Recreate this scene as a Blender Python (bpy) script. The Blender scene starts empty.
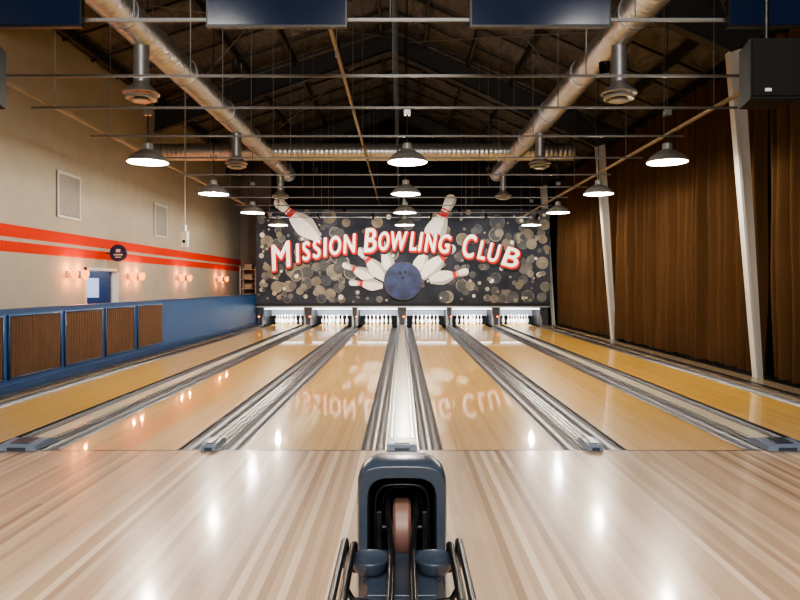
import bpy, bmesh, math, random
from mathutils import Vector, Matrix
random.seed(7)
S=bpy.context.scene
def srgb(r,g,b):
    f=lambda c:(c/255/12.92) if c/255<=0.04045 else ((c/255+0.055)/1.055)**2.4
    return (f(r),f(g),f(b),1)
# ---------------------------------------------------------------- materials
def pmat(name,col,rough=0.5,metal=0.0,emit=None,es=0,noise=0.0,nscale=20,bump=0.0,bscale=60,spec=0.5,stretch=(1,1,1),sheen=0):
    m=bpy.data.materials.new(name); m.use_nodes=True
    nt=m.node_tree; N=nt.nodes; L=nt.links; p=N['Principled BSDF']
    p.inputs['Base Color'].default_value=col; p.inputs['Roughness'].default_value=rough
    p.inputs['Metallic'].default_value=metal; p.inputs['Specular IOR Level'].default_value=spec
    if sheen: p.inputs['Sheen Weight'].default_value=sheen
    if emit: p.inputs['Emission Color'].default_value=emit; p.inputs['Emission Strength'].default_value=es
    g=N.new('ShaderNodeNewGeometry'); mp=N.new('ShaderNodeMapping'); mp.inputs['Scale'].default_value=stretch
    L.new(g.outputs['Position'],mp.inputs['Vector'])
    if noise>0:
        n=N.new('ShaderNodeTexNoise'); n.inputs['Scale'].default_value=nscale; n.inputs['Detail'].default_value=5
        L.new(mp.outputs[0],n.inputs['Vector'])
        r=N.new('ShaderNodeMapRange'); r.inputs['From Min'].default_value=.25; r.inputs['From Max'].default_value=.75
        r.inputs['To Min'].default_value=1-noise; r.inputs['To Max'].default_value=1+noise
        L.new(n.outputs['Fac'],r.inputs['Value'])
        v=N.new('ShaderNodeVectorMath'); v.operation='SCALE'; v.inputs[0].default_value=col[:3]
        L.new(r.outputs[0],v.inputs['Scale']); L.new(v.outputs[0],p.inputs['Base Color'])
    if bump>0:
        n=N.new('ShaderNodeTexNoise'); n.inputs['Scale'].default_value=bscale; n.inputs['Detail'].default_value=4
        L.new(mp.outputs[0],n.inputs['Vector'])
        b=N.new('ShaderNodeBump'); b.inputs['Strength'].default_value=bump; b.inputs['Distance'].default_value=.02
        L.new(n.outputs['Fac'],b.inputs['Height']); L.new(b.outputs[0],p.inputs['Normal'])
    return m
def wood(name,w,Lb,cols,rough,cols2=None,yr=(5.9,12),gap=0.35,spec=0.5,coat=0,coatr=.03,grain=.12):
    m=bpy.data.materials.new(name); m.use_nodes=True
    nt=m.node_tree; N=nt.nodes; L=nt.links; p=N['Principled BSDF']
    g=N.new('ShaderNodeNewGeometry'); s=N.new('ShaderNodeSeparateXYZ'); L.new(g.outputs['Position'],s.inputs[0])
    def M(op,a,b=None,c=None):
        n=N.new('ShaderNodeMath'); n.operation=op
        for i,v in enumerate((a,b,c)):
            if v is None: continue
            if isinstance(v,(int,float)): n.inputs[i].default_value=v
            else: L.new(v,n.inputs[i])
        return n.outputs[0]
    xs=M('DIVIDE',s.outputs['X'],w); a=M('FLOOR',xs)
    w1=N.new('ShaderNodeTexWhiteNoise'); w1.noise_dimensions='1D'; L.new(a,w1.inputs['W'])
    b=M('FLOOR',M('ADD',M('DIVIDE',s.outputs['Y'],Lb),M('MULTIPLY',w1.outputs['Value'],7.0)))
    c=N.new('ShaderNodeCombineXYZ'); L.new(a,c.inputs[0]); L.new(b,c.inputs[1])
    w2=N.new('ShaderNodeTexWhiteNoise'); w2.noise_dimensions='2D'; L.new(c.outputs[0],w2.inputs['Vector'])
    fac=M('ADD',M('MULTIPLY',w1.outputs['Value'],.72),M('MULTIPLY',w2.outputs['Value'],.28))
    def ramp(cs):
        r=N.new('ShaderNodeValToRGB'); e=r.color_ramp.elements
        e[0].position=0; e[0].color=cs[0]; e[1].position=1; e[1].color=cs[-1]
        for i in range(1,len(cs)-1):
            k=e.new(i/(len(cs)-1)); k.color=cs[i]
        L.new(fac,r.inputs[0]); return r.outputs[0]
    col=ramp(cols)
    if cols2:
        c2=ramp(cols2); mr=N.new('ShaderNodeMapRange'); mr.inputs['From Min'].default_value=yr[0]; mr.inputs['From Max'].default_value=yr[1]
        L.new(s.outputs['Y'],mr.inputs['Value'])
        mx=N.new('ShaderNodeMix'); mx.data_type='RGBA'; L.new(mr.outputs[0],mx.inputs['Factor']); L.new(col,mx.inputs['A']); L.new(c2,mx.inputs['B']); col=mx.outputs['Result']
    mp=N.new('ShaderNodeMapping'); mp.inputs['Scale'].default_value=(60,1.2,1); L.new(g.outputs['Position'],mp.inputs['Vector'])
    n=N.new('ShaderNodeTexNoise'); n.inputs['Scale'].default_value=1.5; n.inputs['Detail'].default_value=6; L.new(mp.outputs[0],n.inputs['Vector'])
    mr=N.new('ShaderNodeMapRange'); mr.inputs['From Min'].default_value=.3; mr.inputs['From Max'].default_value=.7; mr.inputs['To Min'].default_value=1-grain; mr.inputs['To Max'].default_value=1+grain*.8
    L.new(n.outputs['Fac'],mr.inputs['Value'])
    fr=M('FRACT',xs); gp=M('LESS_THAN',fr,0.05); f2=M('SUBTRACT',1.0,M('MULTIPLY',gp,gap))
    tot=M('MULTIPLY',mr.outputs[0],f2)
    v=N.new('ShaderNodeVectorMath'); v.operation='SCALE'; L.new(col,v.inputs[0]); L.new(tot,v.inputs['Scale'])
    L.new(v.outputs[0],p.inputs['Base Color'])
    p.inputs['Roughness'].default_value=rough
    p.inputs['Specular IOR Level'].default_value=spec
    if coat: p.inputs['Coat Weight'].default_value=coat; p.inputs['Coat Roughness'].default_value=coatr
    return m
approach_m=wood('approach_maple',.046,4.5,[srgb(150,124,102),srgb(180,152,126),srgb(192,164,136),srgb(204,178,152),srgb(238,218,194)],.27,gap=.06,coat=.28,coatr=.11,grain=.07,spec=.4)
lane_m=wood('lane_wood',.0273,5,[srgb(204,164,112),srgb(216,178,124),srgb(226,190,138),srgb(210,172,118)],.3,
            [srgb(220,166,74),srgb(234,182,88),srgb(242,194,104),srgb(226,174,80)],(5.9,8.4),.16,coat=.75,coatr=.045,grain=.08,spec=.25)
cap_wood=wood('capping_wood',.05,3,[srgb(205,195,170),srgb(215,205,182)],.22,gap=.05)
ledge_m=wood('ledge_wood',.12,3,[srgb(120,106,88),srgb(135,118,98)],.25)
steel=pmat('gutter_steel',srgb(70,70,75),.32,.75)
chrome=pmat('chrome_trim',srgb(200,200,200),.25,1)
blackm=pmat('black_metal',srgb(22,22,24),.35,.3)
darkpl=pmat('dark_plastic',srgb(28,30,34),.3)
bluegrey=pmat('blue_grey_plastic',srgb(50,59,72),.3,0,noise=.08,nscale=30)
bluegrey2=pmat('pale_blue_plastic',srgb(112,124,142),.3)
tan=pmat('tan_plaster',srgb(158,149,134),.85,noise=.05,nscale=3,bump=.15,bscale=50)
greyw=pmat('grey_plaster',srgb(110,105,98),.9,noise=.05,nscale=3)
darkw=pmat('dark_wall',srgb(26,24,24),.9,noise=.15,nscale=2)
redst=pmat('red_stripe_paint',srgb(196,44,8),.8,noise=.05,nscale=8,spec=.2)
bluep=pmat('blue_paint',srgb(10,66,118),.4,noise=.1,nscale=4)
blued=pmat('blue_trim_paint',srgb(10,52,96),.4,noise=.1,nscale=4)
brownf=pmat('brown_fabric',srgb(80,54,34),.75,noise=.2,nscale=12,stretch=(1,1,.3))
curt=pmat('curtain_velvet',srgb(70,50,31),.95,noise=.15,nscale=1.5,stretch=(1,1,.5),spec=.05)
galv=pmat('galvanised_steel',srgb(165,166,168),.38,.75,noise=.12,nscale=15)
strut=pmat('strut_steel',srgb(112,112,112),.5,.5)
roofm=pmat('roof_insulation',srgb(72,70,69),.55,.0,noise=.6,nscale=3,bump=1,bscale=5,stretch=(3,1,1))
beamd=pmat('dark_beam_paint',srgb(36,35,35),.6)
whitep=pmat('white_steel_paint',srgb(186,182,174),.5)
pipey=pmat('sprinkler_pipe_paint',srgb(140,124,96),.5)
glow=pmat('bulb_glow',(1,1,1,1),.5,emit=srgb(255,232,196),es=30)
shin=pmat('shade_enamel',srgb(240,234,220),.4)
shout=pmat('shade_zinc',srgb(160,160,158),.35,.5)
def ductm(name,axis):
    m=pmat(name,srgb(190,192,194),.33,.85,noise=.1,nscale=6); nt=m.node_tree; N=nt.nodes; L=nt.links
    g=N.new('ShaderNodeNewGeometry'); w=N.new('ShaderNodeTexWave'); w.bands_direction=axis; w.inputs['Scale'].default_value=2.6
    L.new(g.outputs['Position'],w.inputs['Vector']); b=N.new('ShaderNodeBump'); b.inputs['Strength'].default_value=.25; b.inputs['Distance'].default_value=.02
    L.new(w.outputs['Fac'],b.inputs['Height']); L.new(b.outputs[0],N['Principled BSDF'].inputs['Normal']); return m
ductY=ductm('spiral_duct_long','Y'); ductX=ductm('spiral_duct_cross','X')
inlay=pmat('arrow_inlay',srgb(120,84,48),.3)
# ---------------------------------------------------------------- mesh builder
class MB:
    def __init__(s): s.v=[];s.f=[];s.m=[];s.mats=[]
    def mi(s,m):
        if m not in s.mats: s.mats.append(m)
        return s.mats.index(m)
    def add(s,vs,fs,m):
        o=len(s.v); s.v+= [tuple(v) for v in vs]; k=s.mi(m)
        for f in fs: s.f.append([i+o for i in f]); s.m.append(k)
    def box(s,x0,x1,y0,y1,z0,z1,m):
        vs=[(x,y,z) for x in(x0,x1) for y in(y0,y1) for z in(z0,z1)]
        s.add(vs,[(0,1,3,2),(4,6,7,5),(0,4,5,1),(2,3,7,6),(0,2,6,4),(1,5,7,3)],m)
    def prism(s,poly,y0,y1,m,axis='y'):
        n=len(poly)
        if axis=='y': vs=[(a,y0,b) for a,b in poly]+[(a,y1,b) for a,b in poly]
        elif axis=='x': vs=[(y0,a,b) for a,b in poly]+[(y1,a,b) for a,b in poly]
        else: vs=[(a,b,y0) for a,b in poly]+[(a,b,y1) for a,b in poly]
        s.add(vs,[tuple(range(n)),tuple(range(2*n-1,n-1,-1))]+[(i,i+n,(i+1)%n+n,(i+1)%n) for i in range(n)],m)
    def cyl(s,p0,p1,r,m,seg=12,r1=None,cap=True):
        p0=Vector(p0);p1=Vector(p1);d=(p1-p0).normalized(); r1=r if r1 is None else r1
        u=d.orthogonal().normalized(); w=d.cross(u)
        vs=[];
        for p,R in((p0,r),(p1,r1)):
            for i in range(seg):
                a=2*math.pi*i/seg; vs.append(p+u*math.cos(a)*R+w*math.sin(a)*R)
        fs=[(i,(i+1)%seg,(i+1)%seg+seg,i+seg) for i in range(seg)]
        if cap: fs+=[tuple(range(seg-1,-1,-1)),tuple(range(seg,2*seg))]
        s.add(vs,fs,m)
    def tube(s,path,r,m,seg=10):
        path=[Vector(p) for p in path]; vs=[]
        u=None
        for i,p in enumerate(path):
            d=(path[min(i+1,len(path)-1)]-path[max(i-1,0)]).normalized()
            if u is None: u=d.orthogonal().normalized()
            u=(u-d*u.dot(d)).normalized(); w=d.cross(u)
            for k in range(seg):
                a=2*math.pi*k/seg; vs.append(p+u*math.cos(a)*r+w*math.sin(a)*r)
        fs=[]
        for i in range(len(path)-1):
            for k in range(seg): fs.append((i*seg+k,i*seg+(k+1)%seg,(i+1)*seg+(k+1)%seg,(i+1)*seg+k))
        fs+=[tuple(range(seg-1,-1,-1)),tuple(range((len(path)-1)*seg,len(path)*seg))]
        s.add(vs,fs,m)
    def lathe(s,prof,c,m,seg=24,mfun=None):
        cx,cy,cz=c; vs=[]
        for r,z in prof:
            for i in range(seg):
                a=2*math.pi*i/seg; vs.append((cx+r*math.cos(a),cy+r*math.sin(a),cz+z))
        for j in range(len(prof)-1):
            fs=[(i,(i+1)%seg,(i+1)%seg+seg,i+seg) for i in range(seg)]
            mm=mfun(j) if mfun else m
            s.add(vs[j*seg:(j+2)*seg],fs,mm)
    def make(s,name,ang=35,bevel=0,merge=True):
        me=bpy.data.meshes.new(name); me.from_pydata(s.v,[],s.f)
        for m in s.mats: me.materials.append(m)
        me.polygons.foreach_set('material_index',s.m)
        if merge:
            b=bmesh.new(); b.from_mesh(me); bmesh.ops.remove_doubles(b,verts=b.verts,dist=1e-5)
            bmesh.ops.recalc_face_normals(b,faces=b.faces); b.to_mesh(me); b.free()
        me.polygons.foreach_set('use_smooth',[True]*len(me.polygons))
        me.set_sharp_from_angle(angle=math.radians(ang)); me.update()
        o=bpy.data.objects.new(name,me); S.collection.objects.link(o)
        if bevel:
            md=o.modifiers.new('bevel','BEVEL'); md.width=bevel; md.segments=3; md.limit_method='ANGLE'; md.angle_limit=math.radians(40)
        return o
def light(name,kind,loc,energy,col=(1,1,1),size=.1,rot=None,target=None,sy=None,spot=None,parent=None):
    d=bpy.data.lights.new(name,kind); d.energy=energy; d.color=col
    if kind=='AREA':
        d.size=size
        if sy: d.shape='RECTANGLE'; d.size_y=sy
    else: d.shadow_soft_size=size
    if kind=='SPOT': d.spot_size=math.radians(spot or 70); d.spot_blend=.7
    o=bpy.data.objects.new(name,d); S.collection.objects.link(o); o.location=loc
    if target is not None: o.rotation_euler=(Vector(target)-Vector(loc)).to_track_quat('-Z','Y').to_euler()
    if parent: o.parent=parent
    return o
F=655.; CH=1.49; FOUL=5.9; END=25.0; LE=23.96
XL=-6.6; XR=5.95; YB=26.8; Y0=-5
# ---------------------------------------------------------------- room shell
b=MB(); b.box(XL,XR,Y0,YB,-.4,-.15,darkw); b.make('subfloor')
b=MB(); b.box(XL,XR,Y0,FOUL,-.14,0,approach_m); b.box(XL,XR,FOUL-.012,FOUL+.012,-.14,.0006,darkpl); b.make('floor')
dy0,dy1,dh=13.6,15.2,1.86
b=MB()
b.box(XL-.15,XL,Y0,dy0,-.14,6.3,tan); b.box(XL-.15,XL,dy1,YB,-.14,6.3,tan); b.box(XL-.15,XL,dy0,dy1,dh,6.3,tan); b.make('wall_left')
b=MB(); b.box(XR,XR+.15,Y0,YB,-.14,5.65,darkw); b.make('wall_right')
b=MB(); b.box(XL,-5.35,YB,YB+.15,-.14,6.9,greyw); b.prism([(-5.35,-.14),(XR,-.14),(XR,5.6),(-.3,8.4),(-5.35,6.75)],YB,YB+.15,darkw); b.make('wall_back')
b=MB(); b.prism([(XL,-.14),(XR,-.14),(XR,5.6),(-.3,8.4),(XL,6.3)],Y0-.15,Y0,tan); b.make('wall_front')
# ceiling
b=MB()
b.prism([(XL-.15,6.3),(-.3,8.4),(XR+.15,5.6),(XR+.15,5.75),(-.3,8.55),(XL-.15,6.45)],Y0,YB+.15,roofm)
b.make('ceiling',ang=20)
b=MB()
def roofz(x): return 6.3+(x-XL)/(6.3)*2.1 if x<-.3 else 8.4-(x+.3)/(6.25)*2.8
for x in [XL+.3+i*1.15 for i in range(11)]:
    z=roofz(x)-.02; b.box(x-.03,x+.03,Y0,YB,z-.2,z,beamd)
y=Y0+1.2
while y<YB:
    for (xa,xb) in ((XL,-.3),(-.3,XR)):
        b.prism([(xa,roofz(xa)-.02),(xb,roofz(xb)-.02),(xb,roofz(xb)-.07),(xa,roofz(xa)-.07)],y,y+.05,beamd)
    y+=1.18
for (ya,yb) in ((3.3,10.4),(10.4,17.5),(17.5,24.5)):
    for (xa,xb) in ((-6,-.3),(.0,5.2)):
        b.cyl((xa,ya,roofz(xa)-.3),(xb,yb,roofz(xb)-.3),.014,strut,6); b.cyl((xb,ya,roofz(xb)-.3),(xa,yb,roofz(xa)-.3),.014,strut,6)
b.make('roof_purlins')
for yf in (3.3,10.4,17.5,24.5):
    b=MB()
    b.prism([(5.60,0),(5.73,0),(5.42,5.25),(5.19,5.18)],yf-.015,yf+.015,whitep)
    b.prism([(5.64,-.0),(5.60,-.0),(5.16,5.2),(5.20,5.2)],yf-.07,yf+.07,whitep)
    b.prism([(5.2,5.2),(XR,5.55),(-.3,8.25),(XL,6.2),(XL,5.6),(-.3,7.75)],yf-.01,yf+.01,beamd)
    b.prism([(5.2,5.2),(-.3,7.75),(-.3,7.71),(5.2,5.16)],yf-.1,yf+.1,beamd)
    b.prism([(XL,5.6),(-.3,7.75),(-.3,7.71),(XL,5.56)],yf-.1,yf+.1,beamd)
    b.make('roof_frame')
# stripes
b=MB(); b.box(XL,XL+.006,Y0,YB,2.30,2.51,redst); b.make('trim_1')
b=MB(); b.box(XL,XL+.006,Y0,YB,2.05,2.23,redst); b.make('trim_2')
# door recess
b=MB(); pale=pmat('pale_blue_plaster',srgb(165,178,205),.8)
b.box(XL-1.5,XL-1.4,dy0-.05,dy1+.05,-.14,1.96,pale); b.box(XL-1.5,XL-.16,dy0-.15,dy0-.05,-.14,1.96,pale); b.box(XL-1.5,XL-.16,dy1+.05,dy1+.15,-.14,1.96,pale)
b.box(XL-1.5,XL-.16,dy0-.15,dy1+.15,1.96,2.05,pale); b.box(XL-1.5,XL-.16,dy0-.15,dy1+.15,-.25,-.14,darkw)
b.make('wall_alcove')
b=MB()
for a in(dy0,dy1-.06): b.box(XL-.15,XL+.03,a,a+.06,-.14,dh,whitep)
b.box(XL-.15,XL+.03,dy0,dy1,dh-.06,dh,whitep)
navy=pmat('navy_paint',srgb(24,36,70),.4)
b.box(XL-1.0,XL-.13,dy1-.11,dy1-.065,-.12,dh-.06,navy); b.box(XL-.75,XL-.38,dy1-.116,dy1-.11,1.2,1.65,pale)
b.cyl((XL-.92,dy1-.18,.95),(XL-.92,dy1-.11,.95),.02,chrome)
b.make('door_1')
light('alcove_light','AREA',(XL-.7,14.4,1.93),20,(.85,.91,1),.5,target=(XL-.7,14.4,0))
# round blade sign
b=MB(); sy=14.6; sx=XL+.28; sz=2.2
b.cyl((sx,sy-.02,sz),(sx,sy+.02,sz),.19,navy,32); b.cyl((XL,sy,sz),(sx-.18,sy,sz),.015,blackm)
b.box(sx-.05,sx+.05,sy-.023,sy-.02,sz+.02,sz+.09,whitep); b.box(sx-.1,sx+.1,sy-.023,sy-.02,sz-.05,sz-.02,whitep); b.box(sx-.07,sx+.07,sy-.023,sy-.02,sz-.1,sz-.08,whitep)
b.make('round_blade_sign')
# vents
ventw=pmat('vent_paint',srgb(178,172,164),.5); ventd=pmat('vent_shadow',srgb(120,116,112),.7)
for (a,c) in ((12.5,13.4),(17.4,18.35)):
    b=MB(); z0,z1=2.79,3.69
    b.box(XL,XL+.01,a,c,z0,z1,ventd)
    b.box(XL,XL+.035,a,a+.05,z0,z1,ventw);b.box(XL,XL+.035,c-.05,c,z0,z1,ventw);b.box(XL,XL+.035,a+.05,c-.05,z0,z0+.05,ventw);b.box(XL,XL+.035,a+.05,c-.05,z1-.05,z1,ventw)
    z=z0+.07
    while z<z1-.07:
        b.prism([(XL+.01,z+.02),(XL+.03,z),(XL+.033,z+.005),(XL+.01,z+.03)],a+.05,c-.05,ventw); z+=.03
    b.make('air_vent')
# sconces: orange glass, spill comes from a small lamp inside the open-topped glass
sg=pmat('sconce_glass',srgb(150,60,20),.6,emit=(1,.24,.03,1),es=3.2,spec=.1)
for yy in (12.9,13.35,15.75,16.25,19.2,19.9,23.2,24.1):
    b=MB(); b.box(XL,XL+.03,yy-.05,yy+.05,1.62,1.78,chrome); b.cyl((XL+.03,yy,1.66),(XL+.12,yy,1.66),.015,chrome)
    b.lathe([(.03,-.09),(.05,-.07),(.07,-.02),(.075,.03),(.065,.08),(.055,.09)],(XL+.15,yy,1.7),sg,20)
    o=b.make('wall_sconce'); light('sconce_light','POINT',(XL+.15,yy,1.82),9,(1,.3,.07),.03,parent=o); light('sconce_downlight','POINT',(XL+.15,yy,1.58),7,(1,.3,.07),.03,parent=o)
# blue partition wall
b=MB(); xp=-5.33
b.box(xp-.12,xp,FOUL+.02,24.2,-.13,1.10,bluep); b.box(xp-.15,xp,FOUL+.02,24.2,1.10,1.16,blued)
b.make('wall_partition')
b=MB(); b.box(xp+.001,xp+.02,FOUL+.02,LE,.035,.14,blued); b.make('baseboard_left')
panels=[(7.35,8.72),(8.88,10.2),(10.36,11.62),(11.78,13.0),(13.2,14.5)]
for a,c in panels:
    b=MB(); n=int((c-a)/.012); vs=[];fs=[]
    x0,x1=xp+.001,xp+.02
    b.box(x0,x1,a-.03,a,.2,1.08,blued);b.box(x0,x1,c,c+.03,.2,1.08,blued);b.box(x0,x1,a,c,1.05,1.08,blued);b.box(x0,x1,a,c,.2,.23,blued)
    for i in range(n+1):
        yy=a+(c-a)*i/n; xx=xp+.014+.011*math.sin(yy*2*math.pi/.085+math.sin(yy*9))
        vs+=[(xx,yy,.23),(xx,yy,1.05)]
    fs=[(2*i,2*i+2,2*i+3,2*i+1) for i in range(n)]
    b.add(vs,fs,brownf); b.make('pleated_fabric_panel',ang=180)
# side ledges
for sx in(-1,1):
    b=MB(); x0,x1=sorted((sx*5.09,sx*(5.328 if sx<0 else 5.59)))
    b.box(x0,x1,FOUL+.013,LE,-.14,.03,ledge_m); xe=sx*5.09
    b.box(min(xe,xe+sx*.03),max(xe,xe+sx*.03),FOUL+.013,LE,.03,.05,chrome)
    xe=sx*5.2; b.box(xe-.04,xe+.04,FOUL+.013,LE,.03,.045,darkpl)
    b.make('side_ledge')
# ---------------------------------------------------------------- lanes
LC=[-4.32,-2.56,-.90,.90,2.56,4.32]; HW=.525; GW=.235
for x in LC:
    b=MB(); b.box(x-HW,x+HW,FOUL+.013,END,-.13,0,lane_m)
    for k in range(-3,4):
        yy=FOUL+4.9-abs(k)*.28; xx=x+k*.137
        b.add([(xx-.014,yy-.07,.0004),(xx+.014,yy-.07,.0004),(xx,yy+.07,.0004)],[(0,1,2)],inlay)
    b.make('bowling_lane')
    for sx in(-1,1):
        b=MB(); xa=x+sx*(HW+.0005); xb=x+sx*(HW+GW-.0005); n=12; vs=[]
        for yy in(FOUL+.013,LE):
            for i in range(n+1):
                t=i/n; vs.append((xa+(xb-xa)*t,yy,-.005-.085*math.sin(math.pi*t)**.7))
        b.add(vs,[(i,i+1,i+n+2,i+n+1) for i in range(n)],steel)
        b.box(min(xa,xa+sx*.01),max(xa,xa+sx*.01),FOUL+.013,LE,-.12,.001,darkpl)
        b.box(min(xb-sx*.012,xb),max(xb-sx*.012,xb),FOUL+.013,LE,-.12,.004,chrome)
        b.make('lane_gutter')
for xc,w in((-1.73,.069),(1.73,.069)):
    b=MB(); b.box(xc-w,xc+w,FOUL+.3,LE,-.13,.015,darkpl)
    for q in(-.045,.0,.045): b.box(xc+q-.006,xc+q+.006,FOUL+.3,LE,.015,.024,chrome)
    b.make('lane_divider')
for xc,w in((-3.44,.119),(0,.139),(3.44,.119)):
    b=MB(); b.box(xc-w,xc+w,FOUL+.3,LE,-.13,.02,darkpl); b.box(xc-.08,xc+.08,FOUL+.3,LE,.02,.035,cap_wood)
    for q in(-.1,.1): b.box(xc+q-.008,xc+q+.008,FOUL+.3,LE,.02,.03,chrome)
    b.make('ball_return_capping')
for xc,w in((-3.44,.165),(-1.73,.069),(0,.132),(1.73,.069),(3.44,.165)):
    b=MB(); l=.298; y0=FOUL-.06; zb=.0045
    b.prism([(y0,zb),(y0,.045),(y0+.03,.062),(FOUL+l*.6,.075),(FOUL+l,.045),(FOUL+l,zb)],xc-w,xc+w,bluegrey2,'x')
    b.prism([(y0+.05,.06),(FOUL+l*.55,.07),(FOUL+l*.55,.082),(y0+.05,.072)],xc-w*.5,xc+w*.5,bluegrey,'x')
    b.box(xc-w*.5,xc+w*.5,y0-.006,y0,.012,.04,bluegrey)
    b.make('divider_end_cap',bevel=.008)
# ---------------------------------------------------------------- pins + pin decks
pinw=pmat('pin_white',srgb(244,244,244),.25); pinr=pmat('pin_red',srgb(190,30,25),.3)
prof=[(0,0),(.026,0),(.032,.02),(.046,.06),(.058,.1),(.0605,.115),(.058,.14),(.046,.19),(.032,.225),(.026,.24),(.0235,.25),(.0235,.262),(.024,.27),(.026,.28),(.0285,.30),(.032,.33),(.0323,.345),(.029,.362),(.018,.376),(0,.381)]
for x in LC:
    b=MB()
    for r in range(4):
        for k in range(r+1):
            b.lathe(prof,(x+(k-r/2)*.305,24.2+r*.264,0.001),pinw,14,lambda j:pinr if j in(9,12) else pinw)
    b.make('bowling_pin_rack')
pitm=pmat('pit_black',srgb(18,18,20),.8); kick=pmat('kickback_grey',srgb(60,60,64),.4,.3)
sweep=pmat('sweep_bar_grey',srgb(150,155,165),.5)
orng=pmat('orange_indicator',srgb(255,140,40),.4,emit=srgb(255,120,30),es=5)
tubem=pmat('pin_light_tube',(1,1,1,1),.4,emit=(.93,.97,1,1),es=4)
edges=[-5.3]+[(LC[i]+LC[i+1])/2 for i in range(5)]+[5.35]
for i,x in enumerate(LC):
    b=MB(); ow=.72
    b.box(x-ow,x+ow,25.55,25.6,-.13,.8,pitm); b.box(x-ow,x+ow,24.0,25.6,.80,.86,pitm); b.box(x-ow,x+ow,25.35,25.4,.3,.62,sweep)
    for sx in(-1,1):
        xe=x+sx*ow; xo=edges[i] if sx<0 else edges[i+1]
        b.box(min(xe,xo),max(xe,xo),24.0,25.6,.0,.86,kick)
        b.box(min(xe,xe+sx*.03),max(xe,xe+sx*.03),23.985,24.0,.0,.66,chrome)
        b.prism([(xe+sx*.03,.0),(xe+sx*.08,.0),(xe+sx*.08,.2),(xe+sx*.03,.45)],23.985,24.0,galv)
    b.box(x-ow,x+ow,24.03,24.07,.60,.64,tubem)
    b.cyl((edges[i]+.06,24.0,.33),(edges[i]+.06,23.985,.33),.03,orng)
    o=b.make('pinsetter_bay'); light('pin_deck_light','AREA',(x,24.10,.72),34,(.93,.97,1),1.2,target=(x,24.6,0),sy=.08,parent=o)
# ---------------------------------------------------------------- mural
MY=23.9; PP=F/MY
def mx(px): return (px-402)/PP
def mz(py): return CH+(285-py)/PP
mural=bpy.data.objects.new('wall_mural',None); S.collection.objects.link(mural); mural.location=(0,MY,2.5)
def par(o,p):
    o.parent=p; o.matrix_parent_inverse=Matrix.Translation(p.location).inverted()
bg=pmat('mural_charcoal',srgb(50,52,59),.85,noise=.4,nscale=1.6,spec=.15)
b=MB(); ML,MR,MT,MB_=mx(256),mx(550),mz(209),.72
b.box(ML,MR,MY,MY+.07,MB_,MT,bg); b.box(ML,MR,MY-.02,MY+.07,.67,.72,galv); b.box(ML,MR,MY-.01,MY,.72,.82,pitm)
par(b.make('panel'),mural)
pal=[pmat('mural_dot_%d'%i,srgb(*c),.85,noise=.3,nscale=5,spec=.15) for i,c in enumerate([(122,114,100),(98,95,90),(80,80,80),(158,150,130),(70,72,78),(198,192,174),(108,99,86)])]
b=MB(); yo=MY-.0012
def disc(cx,cz,r,m,y,seg=24,ri=0):
    if ri==0:
        b.add([(cx+r*math.cos(2*math.pi*i/seg),y,cz+r*math.sin(2*math.pi*i/seg)) for i in range(seg)],[tuple(range(seg))],m)
    else:
        vs=[(cx+R*math.cos(2*math.pi*i/seg),y,cz+R*math.sin(2*math.pi*i/seg)) for R in(r,ri) for i in range(seg)]
        b.add(vs,[(i,(i+1)%seg,(i+1)%seg+seg,i+seg) for i in range(seg)],m)
items=[]
for i in range(720):
    px=random.uniform(258,548); py=random.uniform(211,303)
    t=abs(px-402)/146
    if random.random()>(.15+.85*t)*(.35+.65*(py-205)/100)+.05: continue
    r=random.choice([.04,.05,.06,.08,.1,.12,.15,.2,.24])*random.uniform(.85,1.15)
    items.append((r,px,py))
items.sort(reverse=True)
for r,px,py in items:
    cx=min(max(mx(px),ML+r+.01),MR-r-.01); cz=min(max(mz(py),.83+r),MT-r-.01)
    m=random.choice([pal[1],pal[2],pal[0],pal[2],pal[6],pal[4]]) if r>.1 else random.choice([pal[0],pal[1],pal[3],pal[5],pal[2]])
    yo-=.00006
    disc(cx,cz,r,m,yo)
    if r>.09 and random.random()<.5: yo-=.00006; disc(cx,cz,r,random.choice([pal[1],pal[0],pal[3]]),yo,ri=r*.92)
par(b.make('bokeh_dots',merge=False),mural)
# flat pins
cream=pmat('mural_cream',srgb(220,214,202),.7,noise=.08,nscale=6); shade=pmat('mural_pin_shade',srgb(165,158,146),.7); mred=pmat('mural_red',srgb(178,38,28),.7,noise=.1,nscale=6)
def fpin(cx,cy,Lp,ang,y):
    bb=MB(); s=Lp/PP/.381; a=math.radians(ang); ux,uz=math.cos(a),math.sin(a); vx,vz=-uz,ux
    X0,Z0=mx(cx)-ux*.19*s,mz(cy)-uz*.19*s
    pr=[p for p in prof]
    def P(r,h,yy): return (X0+ux*h*s+vx*r*s,yy,Z0+uz*h*s+vz*r*s)
    fat=1.12
    for j in range(len(pr)-1):
        (r0,h0),(r1,h1)=pr[j],pr[j+1]
        if h0==h1: continue
        m=mred if j in(8,9,10,12) else cream
        bb.add([P(-r0*fat,h0,y),P(r0*fat,h0,y),P(r1*fat,h1,y),P(-r1*fat,h1,y)],[(0,1,2,3)],m)
        bb.add([P(-r0*fat,h0,y+.018),P(r0*fat,h0,y+.018),P(r1*fat,h1,y+.018),P(-r1*fat,h1,y+.018)],[(0,1,2,3)],shade)
        if m is cream: bb.add([P(-r0*fat,h0,y-.002),P(-r0*fat*.45,h0,y-.002),P(-r1*fat*.45,h1,y-.002),P(-r1*fat,h1,y-.002)],[(0,1,2,3)],shade)
    par(bb.make('painted_pin',merge=False),mural)
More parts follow.
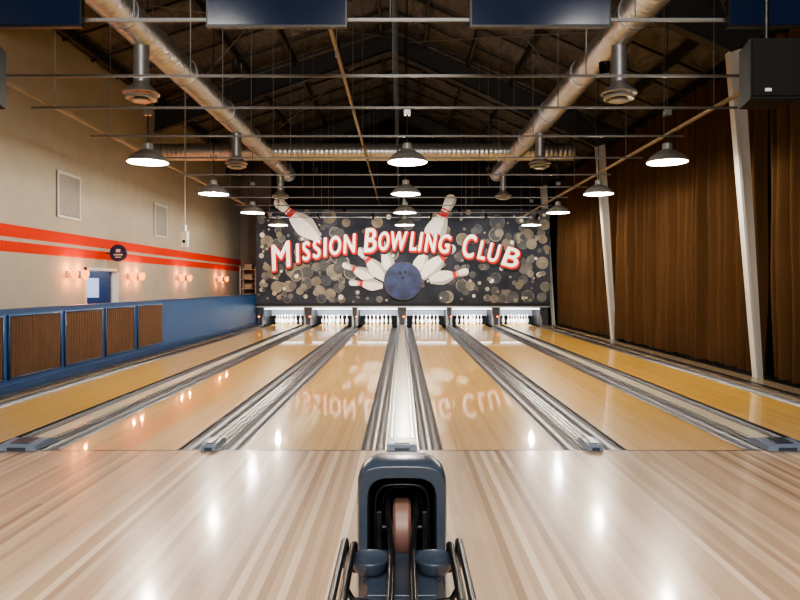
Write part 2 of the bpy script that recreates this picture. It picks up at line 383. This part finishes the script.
for k,(cx,cy,Lp,an) in enumerate([(297,219,58,138),(440,222,60,64),(358,271,34,155),(372,264,42,132),(386,256,36,108),(423,258,40,66),(438,262,46,44),(449,276,40,14),(366,284,34,174)]):
    fpin(cx,cy,Lp,an,MY-.045-.004*k)
ballm=pmat('mural_ball_blue',srgb(34,46,82),.6,noise=.7,nscale=3)
b=MB(); disc(mx(403),mz(281),.67,ballm,MY-.09,48); disc(mx(403),mz(281),.70,pal[2],MY-.088,48,ri=.665)
for (q,w) in((-.1,.18),(.08,.22),(.0,.02)): disc(mx(403)+q,mz(281)+w+.1,.045,pitm,MY-.092)
par(b.make('painted_ball',merge=False),mural)
# letters
def letter(ch,off):
    c=bpy.data.curves.new('t','FONT'); c.body=ch; c.size=1; c.shear=.18; c.offset=off; c.resolution_u=6
    o=bpy.data.objects.new('t',c); S.collection.objects.link(o)
    dg=bpy.context.evaluated_depsgraph_get(); me=bpy.data.meshes.new_from_object(o.evaluated_get(dg))
    vs=[v.co.copy() for v in me.vertices]; fs=[tuple(p.vertices) for p in me.polygons]
    bpy.data.objects.remove(o); bpy.data.meshes.remove(me); return vs,fs
lets=[('M',270,293,27),('I',295,301,20),('S',301.5,311.5,20),('S',312,322,20),('I',322.5,328.5,20),('O',329,342,20),('N',342.5,357,20),
('B',363,377,25),('O',378,390,20),('W',390.5,408,20),('L',409,417,20),('I',417.5,423.5,20),('N',424,437,20),('G',438,451,20),
('C',462,476,25),('L',477,486,20),('U',487,500,20),('B',501,519,21)]
bw=MB(); br=MB(); bk=MB(); lred=pmat('lettering_red',srgb(200,32,22),.7,spec=.2); lwh=pmat('lettering_cream',srgb(246,242,230),.6); lbk=pmat('lettering_black',srgb(20,16,16),.7)
for ch,xa,xb,H in lets:
    vs,fs=letter(ch,0); lx=min(v.x for v in vs);hx=max(v.x for v in vs);ly=min(v.y for v in vs);hy=max(v.y for v in vs)
    cx,cy=(lx+hx)/2,(ly+hy)/2; wx=(xb-xa-2)/PP/(hx-lx); wz=(H-2)/PP/(hy-ly)
    pc=(xa+xb)/2; u=(pc-396)/122
    yc=241+22*u*u*.85; sl=-math.atan(2*22*u/122)*.85
    if H>22: yc+= -1.5
    def place(B,vs,fs,dx,dz,y,m,sl=sl):
        out=[]
        for v in vs:
            a=(v.x-cx)*wx; c=(v.y-cy)*wz
            out.append((mx(pc)+dx+a*math.cos(sl)-c*math.sin(sl)*.6, y, mz(yc)+dz+a*math.sin(sl)+c*math.cos(sl)))
        B.add(out,fs,m)
    fb=.018
    for q in range(5):
        dx,dz=((0,0),(fb,0),(-fb,0),(0,fb),(0,-fb))[q]; place(bw,vs,fs,dx,dz,MY-.130-.0004*q,lwh)
    for q in range(12):
        an=q*math.pi/6; place(br,vs,fs,.062*math.cos(an)+.018,.062*math.sin(an)-.03,MY-.115-.0004*q,lred)
        place(bk,vs,fs,.085*math.cos(an)+.045,.085*math.sin(an)-.08,MY-.100-.0004*q,lbk)
for B,n in((bw,'lettering_face'),(br,'lettering_outline'),(bk,'lettering_shadow')): par(B.make(n,merge=False),mural)
# ---------------------------------------------------------------- curtains
def curtain(y0,y1,zt):
    b=MB(); n=int((y1-y0)/.02); nz=24; vs=[]; ph=random.uniform(0,9)
    ctr=[];q=y0-.2
    while q<y1+.4: ctr.append((q,random.uniform(.45,1.15),random.uniform(-.06,.06),random.uniform(0,6.28),random.uniform(.06,.1))); q+=random.uniform(.2,.40)
    for i in range(n+1):
        yy=y0+(y1-y0)*i/n
        for k in range(nz+1):
            t=k/nz; z=.06+(zt-.06)*t; d=0
            for (q,a,dr,p2,sg_) in ctr:
                if abs(yy-q)>.55: continue
                qq=q+dr*(1-t)*1.6+.03*math.sin(z*1.1+p2)*(1-t*.5)
                u=(yy-qq)/sg_
                if abs(u)<4: d+=a*math.exp(-u*u)
            vs.append((5.89-.2*min(d,1.25)-.012*math.sin(z*2.1+yy*3.1+ph),yy,z))
    fs=[(i*(nz+1)+k,(i+1)*(nz+1)+k,(i+1)*(nz+1)+k+1,i*(nz+1)+k+1) for i in range(n) for k in range(nz)]
    b.add(vs,fs,curt); b.cyl((5.8,y0,zt+.03),(5.8,y1,zt+.03),.03,blackm); b.make('curtain',ang=180,merge=False)
curtain(3.6,10.3,5.3); curtain(10.5,17.42,5.3); curtain(17.6,24.2,5.3)
# ---------------------------------------------------------------- ducts
zd=5.0; b=MB(); 
def duct_rings(b,p0,p1,r,m,step):
    p0=Vector(p0);p1=Vector(p1);L=(p1-p0).length;n=int(L/step);d=(p1-p0)/L
    for i in range(n+1):
        q=p0+d*(i*step); b.cyl(q-d*.02,q+d*.02,r+.012,m,28)
for xd in(-3.6,3.0):
    b.cyl((xd,1,zd),(xd,20.8,zd),.225,ductY,28); duct_rings(b,(xd,1.2,zd),(xd,20.8,zd),.225,galv,2.4)
    for yy in(9.05,14.25,19.4):
        b.cyl((xd,yy,zd-.1),(xd,yy,4.25),.105,galv,20)
        b.lathe([(.105,.22),(.12,.18),(.235,.08),(.245,.06),(.235,.05),(.1,.09),(0,.09)],(xd,yy,4.07),galv,28)
        b.lathe([(.2,.06),(.21,.03),(.19,.02),(.07,.06)],(xd,yy,4.03),shout,28)
        b.lathe([(.0,.0),(.12,-.01),(.13,.0),(.08,.05)],(xd,yy,4.03),shout,28)
b.cyl((XL+.01,17.3,zd),(4.5,17.3,zd),.225,ductX,28); duct_rings(b,(-6.3,17.3,zd),(4.5,17.3,zd),.225,galv,1.8)
b.make('spiral_air_duct')
# ---------------------------------------------------------------- strut grid
zg=3.75; rows=[4.2,5.62,7.12,8.4,10,11.7,13.5,15.2,17,18.7,20.5,22]
b=MB()
for i,yy in enumerate(rows):
    x0,x1=(-4.75,4.3) if i!=2 else (-4.6,3.7)
    b.box(x0,x1,yy-.014,yy+.014,zg,zg+.026,strut)
    for xx in(-4.45,-2.3,-.1,2.0,4.0):
        if x0<xx<x1: b.cyl((xx,yy,zg),(xx,yy,roofz(xx)-.1),.006,strut,5)
for xx in(-4.5,4.06): b.box(xx-.02,xx+.02,3,22.6,zg+.026,zg+.066,pipey)
b.make('ceiling_strut_grid')
b=MB(); b.cyl((-.9,8,4.72),(-.9,26.5,4.72),.03,pipey); 
for yy in range(9,26,3): b.cyl((-.9,yy,4.72),(-.9,yy,roofz(-.9)-.1),.008,strut,5); b.cyl((-.9,yy,4.69),(-.9,yy,4.62),.02,galv,8)
b.make('sprinkler_pipe')
# cans and lamps added on the strut grid to brighten the roof
for (x,y) in((-1.8,7.12),(2.2,7.12),(-1.8,13.5),(1.8,13.5),(-1.8,20.5),(1.8,20.5)):
    b=MB(); b.cyl((x,y,zg+.03),(x,y,zg+.16),.05,blackm,16,r1=.06,cap=False); b.cyl((x,y,zg+.03),(x,y,zg+.05),.05,blackm,16)
    o=b.make('added_uplight_can'); light('roof_fill_light','SPOT',(x,y,zg+.17),32,(1,.96,.91),.05,target=(x,y+.01,8),spot=140,parent=o)
# ---------------------------------------------------------------- pendant lamps
def lamp(x,y):
    b=MB(); z=3.36
    outer=[(.30,.0),(.305,.012),(.29,.04),(.24,.10),(.16,.155),(.10,.185),(.075,.20),(.07,.28),(.05,.30),(.0,.305)]
    inner=[(.30,.0),(.285,.033),(.235,.092),(.155,.146),(.09,.175),(0,.18)]
    b.lathe(outer,(x,y,z),shout,32); b.lathe(inner,(x,y,z),shin,32)
    b.lathe([(0,.01),(.04,.02),(.06,.05),(.055,.09),(.03,.13),(.03,.17)],(x,y,z),glow,16)
    b.cyl((x,y,z+.3),(x,y,4.1),.01,blackm,8); b.box(x-.05,x+.05,y-.05,y+.05,4.08,4.16,galv)
    b.cyl((x,y,4.15),(x,y,roofz(x)-.1),.008,blackm,6)
    o=b.make('pendant_lamp',ang=50,merge=False)
    light('pendant_light','POINT',(x,y,z-.02),155,(1,.92,.80),.06,parent=o)
for yy in(10,13.5,17,20.5):
    for xx in(-3.88,.08,4.05): lamp(xx,yy)
# mural spots
for xx in(-4.2,-2.6,-.9,.9,2.6,4.2):
    b=MB(); yy=20.35; p=Vector((xx,yy,3.62)); t=Vector((xx,MY,2.5)); d=(t-p).normalized()
    b.cyl(p-d*.1,p+d*.1,.05,blackm,16); b.cyl(p+d*.1,p+d*.13,.06,blackm,16,cap=False); b.cyl(p,(xx,yy+.1,3.75),.012,blackm,8)
    o=b.make('track_spotlight'); light('spot_light','SPOT',p+d*.14,165,(1,.97,.94),.04,target=t,spot=85,parent=o)
# ---------------------------------------------------------------- televisions, speakers
scr=pmat('tv_screen',srgb(14,24,44),.15,emit=srgb(16,34,66),es=.12)
for xx in(-3.27,-1.05,1.16,3.32):
    b=MB(); w=.59;h=.66; zc=3.98; yy=5.48
    b.box(xx-w,xx+w,yy,yy+.05,zc-h/2,zc+h/2,blackm); b.box(xx-w+.015,xx+w-.015,yy-.004,yy,zc-h/2+.02,zc+h/2-.015,scr)
    b.box(xx-.15,xx+.15,yy+.05,yy+.1,zc-.15,zc+.15,blackm); b.cyl((xx,yy+.08,zc+.1),(xx,yy+.08,roofz(xx)-.1),.02,blackm)
    b.make('television')
spk=pmat('speaker_black',srgb(14,14,15),.6,spec=.25,bump=.3,bscale=200); grl=pmat('speaker_grille',srgb(18,18,19),.7,spec=.2)
for xx in(2.78,-3.24):
    b=MB(); yy=4.85; z0,z1=2.87,3.32
    b.prism([(xx-.2,yy),(xx+.2,yy),(xx+.13,yy+.3),(xx-.13,yy+.3)],z0,z1,spk,'z'); b.box(xx-.185,xx+.185,yy-.012,yy,z0+.02,z1-.02,grl)
    b.box(xx-.1,xx-.05,yy-.016,yy-.012,z0+.05,z0+.075,whitep)
    b.cyl((xx,yy+.15,z1),(xx,yy+.15,roofz(xx)-.1 if xx<0 else 4.77),.02,blackm)
    b.make('hanging_loudspeaker',bevel=.008)
b=MB(); xx,yy=-5.3,16.0; b.cyl((xx,yy,2.95),(xx,yy,roofz(xx)-.1),.012,whitep,8); b.box(xx-.07,xx+.07,yy-.08,yy+.08,2.42,2.8,whitep); b.cyl((xx,yy,2.8),(xx,yy,2.95),.035,galv); b.cyl((xx,yy-.08,2.55),(xx,yy-.1,2.55),.04,grl)
b.make('hanging_sensor_box',bevel=.01)
# wire rack at back left
b=MB()
for xx in(-6.35,-5.75):
    for yy in(25.7,26.2): b.cyl((xx,yy,-.14),(xx,yy,2.2),.02,whitep,8)
for k in range(6):
    z=.2+k*.38
    for yy in(25.7,25.87,26.03,26.2): b.cyl((-6.35,yy,z),(-5.75,yy,z),.012,whitep,6)
    b.box(-6.2,-5.9,25.8,26.1,z+.015,z+.2,pal[3])
b.make('wire_storage_rack')
# ---------------------------------------------------------------- ball return
b=MB()
def arch(w,h,z0,n=14):
    pts=[(-w,z0)]
    for i in range(n+1):
        a=math.pi-math.pi*i/n; ca,sa=math.cos(a),math.sin(a)
        e=.5
        pts.append((w*math.copysign(abs(ca)**e,ca), h-.14+.14*abs(sa)**e))
    pts.append((w,z0)); return pts
yf=2.86
stations=[(yf-.03,.186,.705,0),(yf,.195,.722,0),(yf+.12,.194,.718,0),(yf+.4,.18,.66,0),(yf+.7,.15,.52,0),(yf+.9,.12,.36,0)]
rings=[]
for (yy,w,h,z0) in stations: rings.append([(x,yy,z) for x,z in arch(w,h,z0)])
n=len(rings[0])
for a in range(len(rings)-1):
    b.add(rings[a]+rings[a+1],[(i,i+1,i+1+n,i+n) for i in range(n-1)],bluegrey)
b.add(rings[-1],[tuple(range(n))],bluegrey)
inn=[(x,yf-.03,z) for x,z in arch(.150,.655,.0)]; inn0=[(x,yf+.03,z) for x,z in arch(.142,.645,.0)]; inn2=[(x,yf+.55,z) for x,z in arch(.11,.5,.0)]
b.add(rings[0]+inn,[(i,i+1,i+1+n,i+n) for i in range(n-1)],bluegrey)
b.add(inn+inn0,[(i,i+1,i+1+n,i+n) for i in range(n-1)],bluegrey)
b.add(inn0+inn2,[(i,i+1,i+1+n,i+n) for i in range(n-1)],darkpl); b.add(inn2,[tuple(range(n))],darkpl)
for q,yy in((.118,yf+.03),(.088,yf+.12)):
    b.tube([(x,yy,z) for x,z in arch(q,.61 if q>.1 else .57,.3)],.008,blackm,8)
for sx in(-1,1):
    b.box(sx*.10-.012,sx*.10+.012,yf-.0,yf+.35,.30,.50,blackm)
    b.tube([(sx*.062,yf+.3,.56),(sx*.062,yf+.1,.55),(sx*.062,yf-.03,.50),(sx*.05,yf-.12,.455),(sx*.04,yf-.3,.44),(sx*.04,yf-1.75,.43)],.013,blackm)
    b.box(sx*.04-.006,sx*.04+.006,yf-1.7,yf-.1,.33,.43,blackm)
wb=pmat('brown_rubber',srgb(104,76,68),.45)
R=.125;zc=.41
pts=[(-.04,R-.014),(-.028,R),(.028,R),(.04,R-.014)]
seg=36; vs=[]
for xq,rr in [(-.04,.0)]+pts+[(.04,0)]:
    for i in range(seg):
        a=2*math.pi*i/seg; vs.append((xq,yf+.06+rr*math.cos(a),zc+rr*math.sin(a)))
for j in range(5): b.add(vs[j*seg:(j+2)*seg],[(i,(i+1)%seg,(i+1)%seg+seg,i+seg) for i in range(seg)],wb)
b.cyl((-.1,yf+.06,zc),(.1,yf+.06,zc),.014,blackm)
b.box(-.165,.165,yf-.42,yf+.02,0,.30,bluegrey)
b.prism([(-.165,.30),(.165,.30),(.13,.335),(-.13,.335)],yf-.42,yf+.0,bluegrey)
for sx in(-1,1):
    cx=sx*.128
    b.lathe([(0,-.05),(.06,-.045),(.076,-.02),(.08,.006),(.076,.012),(.066,.002),(.03,-.004),(0,-.004)],(cx,yf-.22,.385),bluegrey,28)
    b.box(cx-.03,cx+.03,yf-.26,yf-.02,.30,.345,bluegrey)
    for xo,zz in((sx*.196,.44),(sx*.232,.455)):
        b.tube([(xo,yf-.14,zz-.14),(xo,yf-.145,zz-.06),(xo,yf-.17,zz-.015),(xo,yf-.22,zz),(xo,yf-1.7,zz),(xo*.9,yf-1.8,zz+.01)],.014,blackm)
    b.tube([(sx*.214,yf-.16,.39),(sx*.214,yf-1.7,.39)],.012,darkpl)
    for yy in(yf-.45,yf-1.0,yf-1.6): b.tube([(sx*.214,yy,.385),(sx*.18,yy,.33),(0,yy,.30)],.012,blackm)
b.tube([(-.209,yf-1.8,.465),(-.12,yf-1.88,.47),(.12,yf-1.88,.47),(.209,yf-1.8,.465)],.013,blackm)
b.box(-.06,.06,yf-1.65,yf-.4,.26,.32,bluegrey); b.box(-.12,.12,yf-1.6,yf-1.3,0,.27,bluegrey)
b.make('ball_return',ang=40,bevel=.004)
# ---------------------------------------------------------------- added fill lights, out of view
for (x,y) in((-3,1.0),(0,1.0),(3,1.0)):
    b=MB(); b.box(x-.62,x+.62,y-.62,y+.62,5.3,5.36,whitep); b.cyl((x,y,5.36),(x,y,roofz(x)),.01,blackm,6)
    o=b.make('added_fill_panel'); light('approach_fill_light','AREA',(x,y,5.28),165,(1,.95,.89),1.2,target=(x,y+.9,0),parent=o)  # unseen panels and lamps, added to brighten the approach
light('rear_fill_light','AREA',(0,-3.5,4.6),560,(1,.95,.89),3,target=(0,14,1.0))  # bare area lamp added behind the camera as general fill
w=bpy.data.worlds.new('World'); S.world=w; w.use_nodes=True; w.node_tree.nodes['Background'].inputs[0].default_value=(.02,.02,.025,1)
# ---------------------------------------------------------------- camera
c=bpy.data.cameras.new('camera'); c.sensor_width=36; c.lens=36*F/800; c.shift_x=-2/800; c.shift_y=-15/800; c.clip_end=200
co=bpy.data.objects.new('camera',c); S.collection.objects.link(co); co.location=(0,0,CH); co.rotation_euler=(math.radians(90),0,0); S.camera=co
S.view_settings.view_transform='AgX'
try: S.view_settings.look='AgX - Medium High Contrast'
except Exception: pass
S.view_settings.exposure=0.42
